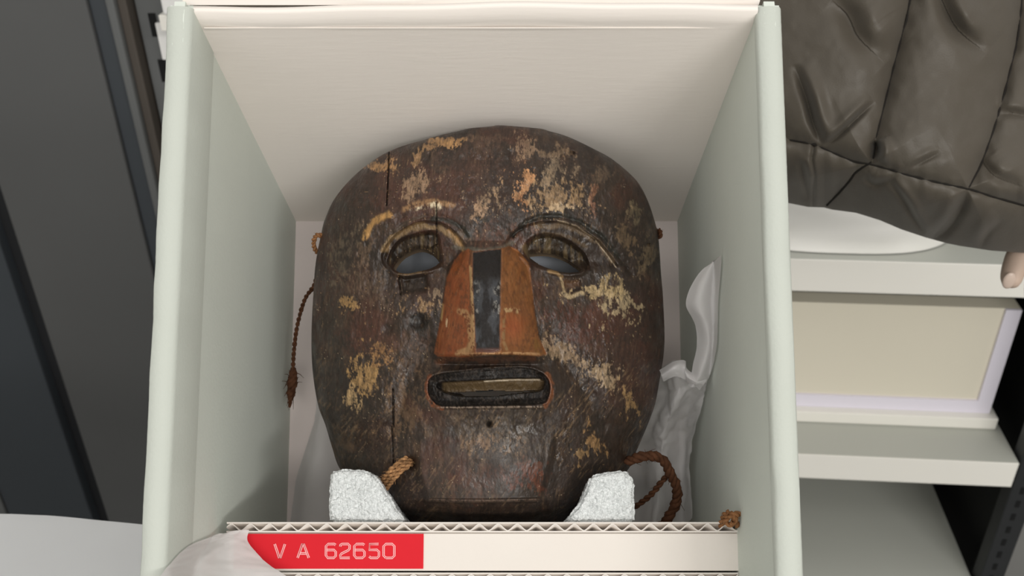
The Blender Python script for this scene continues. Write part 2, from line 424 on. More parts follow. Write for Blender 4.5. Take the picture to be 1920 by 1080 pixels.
# ------------------------------------------------------------------ the mask
OUTL = [(235,930),(237,920),(240,885),(245,863),(260,802),(284,729),(323,671),(370,629),(409,610),(439,602),(492,592),(542,588),(625,584),(694,586),(758,596),(797,610),(840,623),(877,636),(910,664),(945,703),(975,745),(991,772)]
OUTR = [(235,940),(235.5,950),(241,1011),(246,1030),(256,1064),(278,1111),(300,1150),(337,1192),(375,1214),(420,1229),(450,1235),(520,1240),(556,1243),(625,1246),(667,1244),(711,1237),(758,1228),(797,1214),(849,1192),(880,1178),(930,1130),(975,1082),(991,1050)]
NC, NR = 540, 620
q = np.linspace(0, 1, NR); ysr = 235+756*(.5*(1-np.cos(math.pi*q))*.45+q**1.25*.55)
oL = catmull(OUTL, 8); oR = catmull(OUTR, 8)
xl = np.interp(ysr, oL[:, 0], oL[:, 1]); xr = np.interp(ysr, oR[:, 0], oR[:, 1])
tt = np.linspace(-1, 1, NC); ttw = .75*tt+.25*np.sin(tt*math.pi/2)
X = (xl+xr)[:, None]/2+(xr-xl)[:, None]/2*ttw[None, :]; Y = np.repeat(ysr[:, None], NC, 1)
TT = np.repeat(ttw[None, :], NR, 0)
P = {}
P['eyeL'] = smoothpoly([(739,505),(746,490),(762,476),(787,467),(806,472),(818,482),(824,492),(808,503),(785,509),(760,513)])
P['eyeR'] = smoothpoly([(991,479),(1008,475),(1033,476),(1058,484),(1076,495),(1090,507),(1072,511),(1052,510),(1028,503),(1008,494)])
P['mouth'] = smoothpoly([(802,722),(806,709),(822,701),(860,696),(920,690),(985,689),(1012,697),(1026,708),(1032,726),(1028,745),(1017,757),(960,760),(900,761),(830,762),(812,752),(803,738)], 4)
P['lipin'] = smoothpoly([(820,726),(826,718),(850,716),(912,713),(960,710),(1014,711),(1019,722),(1010,733),(960,737),(935,741),(870,742),(840,737)], 4)
P['slit'] = [(858,736),(880,733.5),(920,731),(965,734),(1000,731.5),(1004,733),(960,738.5),(935,742),(872,743)]
P['nose'] = [(866,472),(878,466),(888,471),(910,469),(938,466),(955,461),(970,468),(992,493),(997,530),(1003,590),(1010,632),(1026,664),(1010,668),(962,666),(915,665),(868,670),(820,668),(814,662),(824,610),(832,560),(838,520),(852,488)]
P['stripe'] = [(887,474),(912,470),(940,467),(939,520),(937,590),(937,656),(925,661),(893,659),(890,600),(886,520)]
def snap(name, lim=.9):
    global X, Y
    sd = sdpoly(X, Y, P[name]); m_ = np.abs(sd) < lim
    if not m_.any(): return
    x, y = X[m_], Y[m_]; e = .3
    gx = (sdpoly(x+e, y, P[name])-sdpoly(x-e, y, P[name]))/(2*e); gy = (sdpoly(x, y+e, P[name])-sdpoly(x, y-e, P[name]))/(2*e)
    X[m_] = x-gx*sd[m_]*.98; Y[m_] = y-gy*sd[m_]*.98
for k in ('eyeL', 'eyeR', 'stripe', 'nose', 'mouth'): snap(k)
base = np.interp(Y, [235, 300, 400, 600, 800, 985], [.119, .104, .088, .074, .076, .088])
fall = np.sqrt(np.clip(1-np.clip((235+300-Y)/300, 0, 1)**2.4, 0, 1))
Hc = np.interp(Y, [235, 400, 600, 760, 860, 938, 960, 991], [.030, .056, .066, .064, .058, .050, .040, .022])
prof = (1-np.abs(TT)**2.7)**.62
jit_ = fbm(X, Y, 90, 90, 3, 3)-.5
h = base+Hc*fall*prof*1.0+(.006*fall*np.exp(-((X-915)/150)**2))
h += .0025*jit_*fall
# jaw facets beside the chin plane
h -= 5e-5*np.clip(sdpoly(X, Y, [(775,770),(1065,770),(1058,860),(1012,940),(1000,1100),(800,1100),(800,938),(778,860)])-2, 0, 90)*sst(775, 840, Y)
cf = sdpoly(X, Y, [(792,775),(1040,775),(1030,860),(1006,940),(1000,1100),(806,1100),(804,938),(786,868)]); h -= .0032*sst(-2, 12, cf)*sst(790, 850, Y)
ridge = 938+4*np.sin((X-800)/60)*.4
under = sst(ridge-3, ridge+6, Y)*sst(784, 806, X)*(1-sst(1006, 1035, X)); h -= under*.0045
h += .0019*np.exp(-((Y-ridge+1)/2.6)**2)*sst(795, 812, X)*(1-sst(1004, 1018, X))
h -= sst(945, 990, Y)*.012
# brow: forehead plane overhangs the sockets
SL = smoothpoly([(717,478),(735,448),(758,429),(790,416),(825,419),(852,436),(872,464),(862,495),(845,520),(800,524),(750,520),(724,502)])
SLi = smoothpoly([(729,484),(750,452),(784,440),(816,437),(824,462),(827,492),(812,505),(765,518),(742,511),(731,498)])
SR = smoothpoly([(950,462),(956,444),(975,428),(1011,417),(1050,417),(1082,427),(1122,453),(1152,492),(1160,515),(1100,524),(1050,522),(1002,505),(985,484)])
SRi = smoothpoly([(985,470),(1000,447),(1030,441),(1062,452),(1094,478),(1103,508),(1080,519),(1040,516),(1006,500)])
sdSL, sdSLi, sdSR, sdSRi = [sdpoly(X, Y, p) for p in (SL, SLi, SR, SRi)]
wide = np.maximum(np.exp(-(((X-790)/95)**2+((Y-500)/62)**2)), np.exp(-(((X-1055)/100)**2+((Y-505)/62)**2)))
h -= .011*wide
for sd, d, s_ in ((sdSL, .0042, 3.5), (sdSR, .0038, 3.5), (sdSLi, .0060, 4.5), (sdSRi, .0058, 5.0)):
    h -= d*sst(s_, -s_, sd)*sst(514, 486, Y)
# eyelids bulge around the openings, lower lid lip
for k in ('eyeL', 'eyeR'):
    sd = sdpoly(X, Y, P[k]); low = sst(485, 505, Y)
    h += .0026*np.exp(-((sd-4)/5)**2)*low; h -= .0022*sst(9, -2, sd)*sst(508, 488, Y)
h += .004*np.exp(-(((X-733)/10)**2+((Y-488)/12)**2))       # lump at outer lid corner
# brow rolls
BL = sdline(X, Y, [(676,452),(700,424),(740,400),(790,384),(850,380)]); h += .0016*np.exp(-(BL/9)**2)
BR = sdline(X, Y, [(962,440),(985,417),(1012,406),(1048,406),(1088,417),(1128,444),(1162,484),(1185,515)]); h -= .0018*np.exp(-(BR/5)**2)
BL2 = sdline(X, Y, [(735,438),(760,420),(795,406),(830,406),(858,420),(878,446)]); h -= .0010*np.exp(-(BL2/4)**2)
# nose wedge
cxn = 912; hw_ = np.interp(Y, [465, 500, 560, 620, 668], [46, 74, 84, 93, 106])
A = np.interp(Y, [452, 468, 520, 600, 655, 664, 682], [0, .009, .018, .027, .0315, .030, .002])
au = np.abs(X-cxn-np.interp(Y, [470, 560, 660], [0, 3, 4])); sl = np.clip(1-(au-26)/np.maximum(hw_-26, 1), 0, 1)
tip = np.where(au < 26, 1-.06*(au/26)**2, .94*sl**.8)
h += A*tip
sdst = sdpoly(X, Y, P['stripe']); h -= .0007*sst(1.5, -.5, sdst)
# mouth
sdm = sdpoly(X, Y, P['mouth']); sdi = sdpoly(X, Y, P['lipin'])
h += .0030*np.exp(-(np.clip(sdm, -50, 999)/22)**2)*(sdm > 0)+.0030*(sdm <= 0)
h += .0009*np.exp(-((sdm-2)/2.2)**2)+.0012*np.exp(-((Y-763.5)/2.2)**2)*sst(808, 822, X)*sst(1024, 1012, X)
h -= .0034*sst(1, -14, sdm)+.0012*sst(0, -2, sdm); h -= .0052*sst(2, -2.5, sdi)
h += .0030*sst(1, -3, sdi)*sst(733, 712, Y)
h -= .0060*np.exp(-((Y-684)/11)**2)*np.exp(-((X-915)/95)**2)  # philtrum hollow under the nose
# cheeks / nasolabial
h -= .0045*np.exp(-(sdline(X, Y, [(1035,640),(1075,700),(1130,790)])/22)**2)
h -= .0045*np.exp(-(sdline(X, Y, [(800,650),(765,720),(742,800)])/22)**2)
# pits, holes and cracks
def pit(x0, y0, r_, d, soft=3):
    global h
    h = h-d*np.exp(-((X-x0)**2+(Y-y0)**2)/(r_*.95)**2)
h -= .0042*np.exp(-((X-786)**2+(Y-604)**2)/15**2); pit(727, 618, 10, .0022, 7); pit(918, 795, 5, .005, 3); pit(1074, 287, 4, .003, 1.5); pit(1216, 459, 3, .003, 1); pit(772, 868, 11, .006, 4)
PQ = sdpoly(X, Y, [(749,517),(800,513),(806,536),(798,548),(752,551)]); h -= .0032*sst(4, -9, PQ)
PN = sdpoly(X, Y, [(1052,528),(1088,524),(1092,540),(1072,552),(1056,545)]); h -= .0022*sst(4, -7, PN)
crk = np.minimum.reduce([sdline(X, Y, c) for c in ([(730,283),(727,350),(725,385)], [(818,380),(819,440),(820,458),(806,468)], [(735,800),(738,868)], [(748,517),(752,553)], [(737,730),(738,800)])])
h -= .0016*sst(1.8, .3, crk)*1.0
# worn relief
g1 = fbm(X, Y, 26, 60, 11, 5); g2 = fbm(X, Y, 7, 14, 21, 4); g3 = fbm(X, Y, 12, 12, 31, 4)
noseM = sdpoly(X, Y, P['nose'])
inn = np.clip(fall*2, 0, 1)
h += (.0022*(g1-.5)+.0012*(g2-.5)+.0009*(g3-.5))*inn*np.where(noseM < 0, .35, 1)*(1-.75*sst(5, -8, cf)*sst(800, 860, Y))

# ---- paint (surface colours, some shade and glints painted in: bare wood, red-brown and black paint, chalky remains)
def C(*c): return np.array(lin(c))
n1 = fbm(X, Y, 60, 90, 41, 5); n2 = fbm(X, Y, 14, 30, 51, 5, .65); n3 = fbm(X, Y, 5, 9, 61, 4, .7); n4 = fbm(X, Y, 30, 30, 71, 5, .6); n5 = fbm(X, Y, 3.2, 6, 81, 3, .8); n6 = fbm(X+Y*.4, Y-X*.3, 5, 26, 86, 3, .7)
col = np.empty(X.shape+(3,)); col[:] = C(63, 50, 43)
def mixc(c, a): 
    global col
    a = np.clip(a, 0, 1)[..., None]; col = col*(1-a)+np.asarray(c)*a
mixc(C(88, 70, 58), sst(.45, .7, n2)*.8); mixc(C(44, 36, 31), sst(.52, .38, n3)*.75); mixc(C(80, 54, 45), sst(.5, .68, n1)*.5)
mixc(C(96, 80, 66), sst(.58, .72, n3*.6+n2*.4)*.45); big = fbm(X, Y, 120, 120, 401, 3); mixc(C(38, 31, 28), sst(.48, .62, big)*.55); mixc(C(78, 47, 38), sst(.46, .36, big)*.5); mixc(C(52, 44, 40), sst(.5, .35, n4)*.55)
XW = X+(fbm(X, Y, 34, 34, 301, 3)-.5)*44+(fbm(X, Y, 9, 12, 302, 3)-.5)*16; YW = Y+(fbm(X, Y, 34, 34, 303, 3)-.5)*44+(fbm(X, Y, 9, 12, 304, 3)-.5)*18
def patch(x0, y0, a, b, ang, c, k=1., th=.5, w=.06, fine=.5):
    """irregular flake: elliptical falloff against thresholded grain"""
    ca, sa = math.cos(math.radians(ang)), math.sin(math.radians(ang)); dx = XW-x0; dy = YW-y0
    r_ = ((dx*ca+dy*sa)/a)**2+((-dx*sa+dy*ca)/b)**2
    m_ = np.exp(-r_*.9)*1.0
    nn = .34*n2+.26*n3+.28*n5+.12*n6
    cc = C(*c)*.80*(.72+.62*sst(.3, .7, n5))[..., None]
    mixc(cc, sst(th, th+w*1.6, (nn-.5)*1.5+.40+m_*.42-.18)*k*.92*(r_ < 6))
# zones of red-brown and grey-black
patch(945, 440, 80, 45, 0, (92, 64, 54), .9, .42, .2); patch(1080, 610, 110, 60, 10, (84, 50, 40), .8, .46, .15); patch(680, 620, 80, 60, 0, (84, 52, 42), .7, .46, .15)
patch(985, 900, 50, 36, 0, (104, 56, 38), .8, .46, .12); patch(900, 900, 90, 50, 0, (84, 54, 44), .6, .42, .2); patch(920, 815, 120, 55, 0, (98, 88, 78), .6, .40, .2)
patch(1160, 700, 70, 120, -10, (62, 42, 36), .7, .42, .2); patch(660, 400, 45, 80, 25, (56, 44, 38), .8, .36, .2); patch(1180, 380, 40, 70, -15, (58, 46, 40), .7, .38, .2)
patch(880, 300, 110, 40, 0, (84, 62, 54), .6, .42, .2); patch(620, 560, 30, 110, 0, (64, 58, 50), .7, .38, .2); patch(1100, 260, 60, 25, 20, (60, 52, 48), .7, .38, .2)
patch(800, 640, 34, 22, 0, (96, 74, 64), .6, .42, .2); patch(740, 860, 70, 60, 0, (72, 54, 46), .5, .42, .2)
# chalky / bare wood remains
for a in [(825,266,28,9,-10,(190,150,104),1.,.40,.05),(790,285,52,9,-22,(160,128,94),.9,.42,.06),(716,309,17,9,-5,(176,138,98),1.,.40,.05),
 (776,345,24,46,14,(158,132,110),.9,.43,.07),(905,380,44,34,0,(160,138,116),.7,.50,.07),(903,395,20,28,20,(176,146,120),.7,.48,.06),
 (978,343,22,26,-10,(200,152,112),1.,.44,.05),(985,372,16,20,30,(190,140,100),.9,.47,.06),(1045,370,66,36,6,(160,134,104),.85,.43,.07),(1048,322,34,34,0,(146,130,112),.75,.45,.08),
 (1050,392,46,13,10,(190,168,140),.95,.43,.06),(985,272,34,28,0,(150,126,106),.75,.48,.07),(1040,290,60,14,5,(136,116,96),.6,.48,.07),(1120,372,12,44,0,(150,106,84),.6,.49,.06),
 (1188,400,14,40,-8,(130,118,96),.6,.47,.07),(1140,330,34,26,40,(120,102,86),.5,.49,.07),(655,578,24,15,0,(178,144,98),.95,.44,.06),(790,570,40,20,8,(160,132,100),.8,.46,.07),(822,548,18,20,0,(156,136,116),.8,.45,.06),
 (690,706,38,52,12,(172,140,96),.95,.46,.07),(672,748,22,28,-12,(196,168,128),.8,.46,.06),(722,668,30,24,0,(160,122,84),.7,.48,.07),(1165,572,44,44,28,(176,160,132),.95,.48,.06),(1118,548,60,11,4,(186,166,130),.9,.45,.05),
 (1145,534,34,14,5,(178,158,120),.7,.46,.07),(1066,668,74,22,32,(150,130,108),.85,.43,.07),(1130,702,46,20,36,(168,148,124),.85,.46,.07),(1183,758,14,42,-26,(166,136,96),.85,.47,.06),(1105,822,16,34,-30,(158,126,88),.8,.48,.06),(1092,850,10,14,0,(166,136,96),.7,.46,.06),
 (915,832,70,26,0,(140,112,88),.5,.54,.05),(760,770,60,90,6,(124,100,78),.5,.53,.06),(640,480,30,90,8,(110,98,84),.55,.47,.08),(1215,480,16,50,0,(132,116,94),.6,.49,.06),(700,540,80,50,0,(110,92,78),.45,.48,.08),
 (1168,450,40,26,30,(128,108,86),.6,.48,.06),(855,440,18,20,0,(120,104,90),.6,.46,.08),(640,830,40,60,10,(104,84,66),.5,.5,.07),(925,262,120,10,3,(104,84,72),.5,.48,.08),(690,470,22,40,20,(122,102,86),.5,.48,.07),(960,500,40,10,0,(100,84,70),.3,.5,.1)]:
    patch(*a)
# stroke-like details
def stroke(pts, wdt, c, k=1, th=.45):
    wq = min(1, wdt/8)
    d = sdline(X+(XW-X)*.28*wq, Y+(YW-Y)*.28*wq, pts)*(1+.8*(n3-.5)); mixc(C(*c)*(.62+.6*n5)[..., None], sst(wdt, wdt*.3, d)*k*sst(th-.12, th+.06, n3*.45+n2*.25+n5*.3))
stroke([(683,440),(695,425),(712,412),(732,405)], 9, (186,146,92), 1, .42)
stroke([(758,392),(780,383),(815,376),(848,382)], 9, (160,126,92), .9, .45)
stroke([(772,392),(800,388),(822,378),(826,388)], 7, (226,214,190), .95, .56); stroke([(818,384),(819,410)], 2.4, (220,208,184), .9, .48)
stroke([(722,468),(736,446),(765,430),(795,423),(825,427),(848,443),(868,468)], 8, (138,116,86), .95, .36)
stroke([(842,432),(856,448),(872,474)], 5, (176,140,96), .8, .40)
stroke([(1005,424),(1050,424),(1085,432),(1122,458),(1150,492)], 8, (110,94,76), .8, .40)
stroke([(1046,414),(1082,425),(1110,444),(1135,474),(1155,502)], 1.6, (190,176,156), .8, .45)
stroke([(962,440),(985,417),(1012,406),(1048,406),(1088,417),(1128,444),(1162,484)], 7, (42,42,38), .9, .36)
stroke([(815,408),(845,414),(865,426),(876,440)], 7, (46,46,42), .9, .36); stroke([(900,412),(918,414)], 6, (44,42,38), .9, .3); stroke([(735,436),(760,418),(795,405)], 5, (78,66,56), .7, .3)
stroke([(1022,436),(1070,446),(1100,462)], 5, (100,84,66), .6, .36); stroke([(985,462),(995,474)], 8, (128,110,82), .7, .3)
stroke([(1030,508),(1045,512),(1055,518)], 5, (160,132,94), .8, .3); stroke([(1060,530),(1080,532)], 12, (92,64,40), .7, .3)
stroke([(748,513),(800,512)], 4, (130,108,80), .7, .42)
stroke([(1056,548),(1068,556),(1092,552)], 6, (196,178,146), .9, .46); stroke([(1052,520),(1058,545)], 3.5, (200,180,146), .8, .46)
mixc(C(30, 26, 24), sst(23, 15, np.hypot(X-786, Y-604))*.92); mixc(C(44, 38, 34), sst(18, 6, np.hypot(X-727, Y-618))*.6); mixc(C(30, 26, 23), sst(9, 4, np.hypot(X-918, Y-795))*.8); mixc(C(34, 26, 20), sst(12, 0, sdpoly(X, Y, [(772,856),(784,862),(786,905),(776,892)]))*.8); mixc(C(40, 34, 28), sst(4, -6, PQ)*.75); mixc(C(20, 17, 15), sst(1.8, .5, crk)*.9)  # pits and square recess filled dark as painted shade; shadow wedge below cord hole
stroke([(850,466),(900,468),(945,463),(962,455)], 6, (108,106,98), .6, .2)
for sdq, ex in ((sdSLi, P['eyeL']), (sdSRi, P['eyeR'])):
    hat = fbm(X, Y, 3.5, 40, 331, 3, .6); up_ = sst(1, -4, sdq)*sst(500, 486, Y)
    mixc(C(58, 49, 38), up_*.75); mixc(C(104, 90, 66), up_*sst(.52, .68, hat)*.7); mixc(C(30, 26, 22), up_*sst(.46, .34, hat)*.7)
# orange rim round the mouth corners
stroke([(806,706),(800,722),(801,742),(812,760),(826,765)], 6, (140,80,46), .85, .42); stroke([(1026,702),(1035,720),(1033,745),(1022,760)], 6, (132,80,48), .8, .43)
stroke([(820,676),(900,674),(1000,672)], 8, (92,58,40), .7, .4)
scr = fbm(X+Y*.15, Y, 2.2, 17, 311, 3, .7); mixc(C(122, 102, 82), sst(.62, .74, scr)*sst(.46, .62, n4)*.32); mixc(C(30, 24, 21), sst(.40, .30, scr)*.45)
scr2 = fbm(X*.8+Y*.6, Y*.8-X*.6, 3, 20, 317, 3, .7); mixc(C(150, 126, 100), sst(.62, .74, scr2)*sst(620, 720, Y)*sst(.4, .6, n1)*.4)
spk = vnoise(X/1.6, Y/1.6, 91); mixc(C(190, 172, 148), (spk > .955)*sst(.45, .6, n4)*.75)
spk2 = vnoise(X/2.4, Y/2.4, 95); mixc(C(168, 136, 104), (spk2 > .95)*sst(.5, .62, n1)*.6)
# mouth paint
mm = sst(1, -1, sdm); tanm = sst(1, -1, sdi)
mixc(C(27, 24, 23), mm); mixc(C(60, 54, 51), mm*(1-tanm)*sst(.50, .64, n5)*.7)
mixc(C(88, 74, 54), tanm*sst(737, 733, Y)*sst(826, 834, X)); 
stroke([(908,714),(960,712),(1012,712)], 1.5, (210,200,184), .9, .2)
# nose colours
nz = noseM < 0.01
nc = np.empty(col.shape); nc[:] = C(130, 82, 48)
def mixn(c, a):
    global nc
    a = np.clip(a, 0, 1)[..., None]; nc = nc*(1-a)+C(*c)*a
mixn((122, 68, 36), sst(.45, .62, n2)*.8); mixn((160, 100, 58), sst(.55, .7, n4)*.6); mixn((92, 58, 36), sst(.54, .36, n6)*.75); mixn((152, 112, 70), sst(.60, .72, scr)*.5); mixn((140, 90, 48), (X > 930)*.55); mixn((166, 84, 42), (X < 880)*.45)
mixn((96, 60, 36), sst(.42, .34, n3)*.6); mixn((168, 88, 52), np.exp(-(((X-962)/20)**2+((Y-612)/26)**2))*.7)
for pts, w_, c in (([(882,500),(884,540),(886,580),(888,650)], 3.5, (186,150,104)), ([(862,584),(872,586),(880,600),(884,640),(880,655),(860,662)], 8, (176,136,92)), ([(827,600),(831,560)], 3, (184,148,96)),
                   ([(948,582),(960,580),(972,584)], 6, (190,158,112)), ([(945,590),(944,640),(950,655)], 4, (150,116,78)), ([(1003,640),(1012,660)], 8, (132,92,44)), ([(838,598),(837,612)], 2, (220,190,150)), ([(855,664),(900,664),(960,662),(1010,664)], 3.5, (190,144,100))):
    d = sdline(X, Y, pts); mixn(c, sst(w_, w_*.4, d)*sst(.36, .5, n3)*.9)
stc = sst(.8, -.8, sdst)
mixn((34, 30, 28), stc); mixn((72, 73, 76), stc*sst(515, 535, Y)*sst(660, 640, Y)*sst(.36, .62, n2)*.9); mixn((24, 20, 19), stc*sst(520, 505, Y)*.7); mixn((150, 146, 138), stc*sst(520, 540, Y)*sst(606, 580, Y)*sst(.55, .66, n3)*sst(8, 20, np.abs(X-912))*.8)  # lower stripe greyed to paint in part of its gloss reflection
mixn((112, 72, 60), stc*sst(650, 658, Y)*.7)
col *= np.array([.90, .84, .74]); nc *= .80
mixc(C(142, 124, 108), sst(2.6, .8, np.abs(Y-763.5+.006*(X-915)))*sst(808, 822, X)*sst(1024, 1012, X)*sst(.36, .55, n5)*.85)  # pale lower-lip line: worn edge plus a painted-in glint
mixc(C(118, 96, 82), sst(3.4, .8, np.abs(Y-ridge))*sst(795, 812, X)*sst(1014, 1004, X)*sst(.38, .55, n5)*.75)  # chin ridge line likewise mixes worn edge and painted highlight
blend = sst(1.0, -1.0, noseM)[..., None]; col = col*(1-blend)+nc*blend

G = U(X, Y, h)                                             # grid in box coords
Vf = G.reshape(-1, 3)
idx = np.arange(NR*NC).reshape(NR, NC)
Q = np.stack([idx[:-1, :-1], idx[1:, :-1], idx[1:, 1:], idx[:-1, 1:]], -1).reshape(-1, 4)
xc = X.ravel()[Q].mean(1); yc = Y.ravel()[Q].mean(1)
hole = (sdpoly(xc, yc, P['eyeL']) < 0) | (sdpoly(xc, yc, P['eyeR']) < 0) | (sdpoly(xc, yc, P['slit']) < 0)
isst = sdpoly(xc, yc, P['stripe']) < 0; isn = (sdpoly(xc, yc, P['nose']) < 0) & ~isst; ism = (sdpoly(xc, yc, P['mouth']) < 0)
du = np.gradient(G, axis=1); dv = np.gradient(G, axis=0); NM = np.cross(dv, du); NM /= np.linalg.norm(NM, axis=2)[..., None]+1e-15
if NM[NR//2, NC//2, 2] < 0: NM = -NM
NMf = NM.reshape(-1, 3); colf = col.reshape(-1, 3)
mask = empty('carved_wooden_mask', 'dark brown weathered wooden face mask with orange nose and black stripe, lying in the box', 'mask', Mbox)
def sub(name, sel, mt, extra=None):
    q_ = Q[sel]; used = np.unique(q_); mp = np.full(len(Vf), -1, np.int64); mp[used] = np.arange(len(used))
    V_, C_, N_, F_ = Vf[used], colf[used], NMf[used], mp[q_]
    return fast_mesh(name, V_, F_, mt, mask, C_, True, N_)
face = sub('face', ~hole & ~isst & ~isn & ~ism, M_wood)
ns = sub('nose', isn, M_orange); tag(ns, 'orange painted wedge-shaped nose')
st_ = sub('nose_stripe', isst, M_blackp); tag(st_, 'glossy black stripe down the nose')
lp = sub('mouth', ism & ~hole, M_lip); tag(lp, 'black painted rectangular open mouth')
# thickness walls at the openings and rim, then the hollow inside
keep = Q[~hole]; E = np.vstack([keep[:, [0, 1]], keep[:, [1, 2]], keep[:, [2, 3]], keep[:, [3, 0]]])
key = np.sort(E, 1); kk = key[:, 0].astype(np.int64)*len(Vf)+key[:, 1]; u_, inv, cnt = np.unique(kk, return_inverse=True, return_counts=True)
BE = E[cnt[inv] == 1]; bv = np.unique(BE); mp = np.full(len(Vf), -1, np.int64); mp[bv] = np.arange(len(bv))
onb = np.isin(bv, np.concatenate([idx[0], idx[-1], idx[:, 0], idx[:, -1]]))
V0 = Vf[bv]; cen = np.array([U(915, 600, .09)])[0]
V1 = V0.copy(); inward = cen-V0; inward[:, 2] = 0; inward /= np.linalg.norm(inward, axis=1)[:, None]+1e-9
V1[onb] += np.array([0, 0, -.004])+inward[onb]*.002; V1[~onb, 2] -= .009
V2 = V1.copy(); V2[onb] += inward[onb]*.006
n_ = len(bv); b0 = mp[BE]
Fw = np.vstack([np.stack([b0[:, 1], b0[:, 0], b0[:, 0]+n_, b0[:, 1]+n_], 1), np.stack([b0[:, 1]+n_, b0[:, 0]+n_, b0[:, 0]+2*n_, b0[:, 1]+2*n_], 1)])
fast_mesh('rim', np.vstack([V0, V1, V2]), Fw, M_wood_in, mask, smooth=True)
si = np.unique(np.concatenate([np.arange(0, NR, 7), [NR-1]])); sj = np.unique(np.concatenate([np.arange(0, NC, 7), [NC-1]]))
Xs, Ys = X[np.ix_(si, sj)], Y[np.ix_(si, sj)]; hs = h[np.ix_(si, sj)]
cx0 = 915; cy0 = 610; Gi = U(cx0+(Xs-cx0)*.955, cy0+(Ys-cy0)*.955, np.maximum(hs-.010, base[np.ix_(si, sj)]-.004)-.001)
a_, b_ = len(si), len(sj); ii = np.arange(a_*b_).reshape(a_, b_)
Qi = np.stack([ii[:-1, :-1], ii[:-1, 1:], ii[1:, 1:], ii[1:, :-1]], -1).reshape(-1, 4)
xi = (cx0+(Xs-cx0)*.955).ravel()[Qi].mean(1); yi_ = (cy0+(Ys-cy0)*.955).ravel()[Qi].mean(1)
far = (sdpoly(xi, yi_, P['eyeL']) > 5) & (sdpoly(xi, yi_, P['eyeR']) > 5) & (sdpoly(xi, yi_, P['slit']) > 4)
fast_mesh('hollow_back', Gi.reshape(-1, 3), Qi[far], M_wood_in, mask)

# cords tied to the mask
def cord(name, pts, R, strands, pitch, mt, label=None, fr=0, taper=None):
    pts = [U(a, b, c, .1185) for a, b, c in pts]
    v, f = cord_geo(pts, R, strands, pitch, 10, fr, taper); o = fast_mesh(name, v, f, mt, mask)
    if label: o['label'] = label
    return o
cord('cord_loop', [(606,446,.088),(598,440,.090),(591,444,.088),(588,458,.084),(592,470,.080),(600,478,.076)], .0013, 2, .005, M_cord_o, fr=12)
cord('cord', [(600,500,.060),(588,536,.054),(574,556,.050),(565,580,.046),(556,618,.042),(551,660,.038),(549,700,.035)], .0012, 2, .006, M_cord, 'thin brown cord hanging at the left edge', fr=20)
cord('cord_end', [(550,690,.035),(549,710,.034),(546,735,.032),(543,764,.030)], .0028, 4, .012, M_cord, 'frayed bound end of the left cord', fr=90, taper=([0, .25, .6, 1], [.5, 1, .9, .2]))
for k in range(3):
    dx, dy = (-8+8*k)*.62, (-8+8*k)*.72
    cord('cord', [(776+dx*.6,860+dy*.6-1,.1235),(764+dx,866+dy,.1300),(748+dx,877+dy,.1310),(732+dx,893+dy,.1290),(718+dx,912+dy,.120)], .00125, 2, .0062, M_cord_l, 'light brown plaited cord through the hole at the jaw', fr=50)
cord('cord', [(1176,866,.090),(1196,858,.094),(1222,855,.094),(1244,864,.092),(1256,888,.088),(1268,912,.084),(1268,940,.080),(1256,966,.078),(1236,992,.074)], .0026, 3, .011, M_cord, 'thick brown twisted cord looping at the lower right of the mask', fr=60)
cord('cord', [(1254,888,.084),(1240,904,.082),(1222,926,.080),(1200,944,.078),(1180,956,.076)], .0016, 2, .007, M_cord, fr=20)
cord('cord_knot', [(1226,436,.080),(1236,431,.084),(1239,438,.086),(1236,446,.084),(1230,442,.082),(1237,434,.084),(1238,444,.085)], .0011, 2, .005, M_cord, 'small brown knot at the right temple', fr=12)
kn = empty('cord_knot', 'orange-brown knotted cord end poking up at the right end of the cardboard ledge', 'cord', Mbox)
v, f = cord_geo([U(*p) for p in [(1352,986,.137),(1358,966,.142),(1370,962,.146),(1378,974,.147),(1370,984,.145),(1360,978,.144),(1368,968,.147),(1384,964,.146),(1396,972,.143),(1394,982,.141),(1382,984,.143),(1374,974,.148)]], .0014, 2, .006, 10, 50)
fast_mesh('knot', v, f, M_cord_o, kn)
v, f = cord_geo([U(*p) for p in [(1360,970,.144),(1364,962,.148),(1365,956,.149)]], .0006, 2, .004, 8, 4); fast_mesh('loose_end', v, f, M_cord_o, kn)

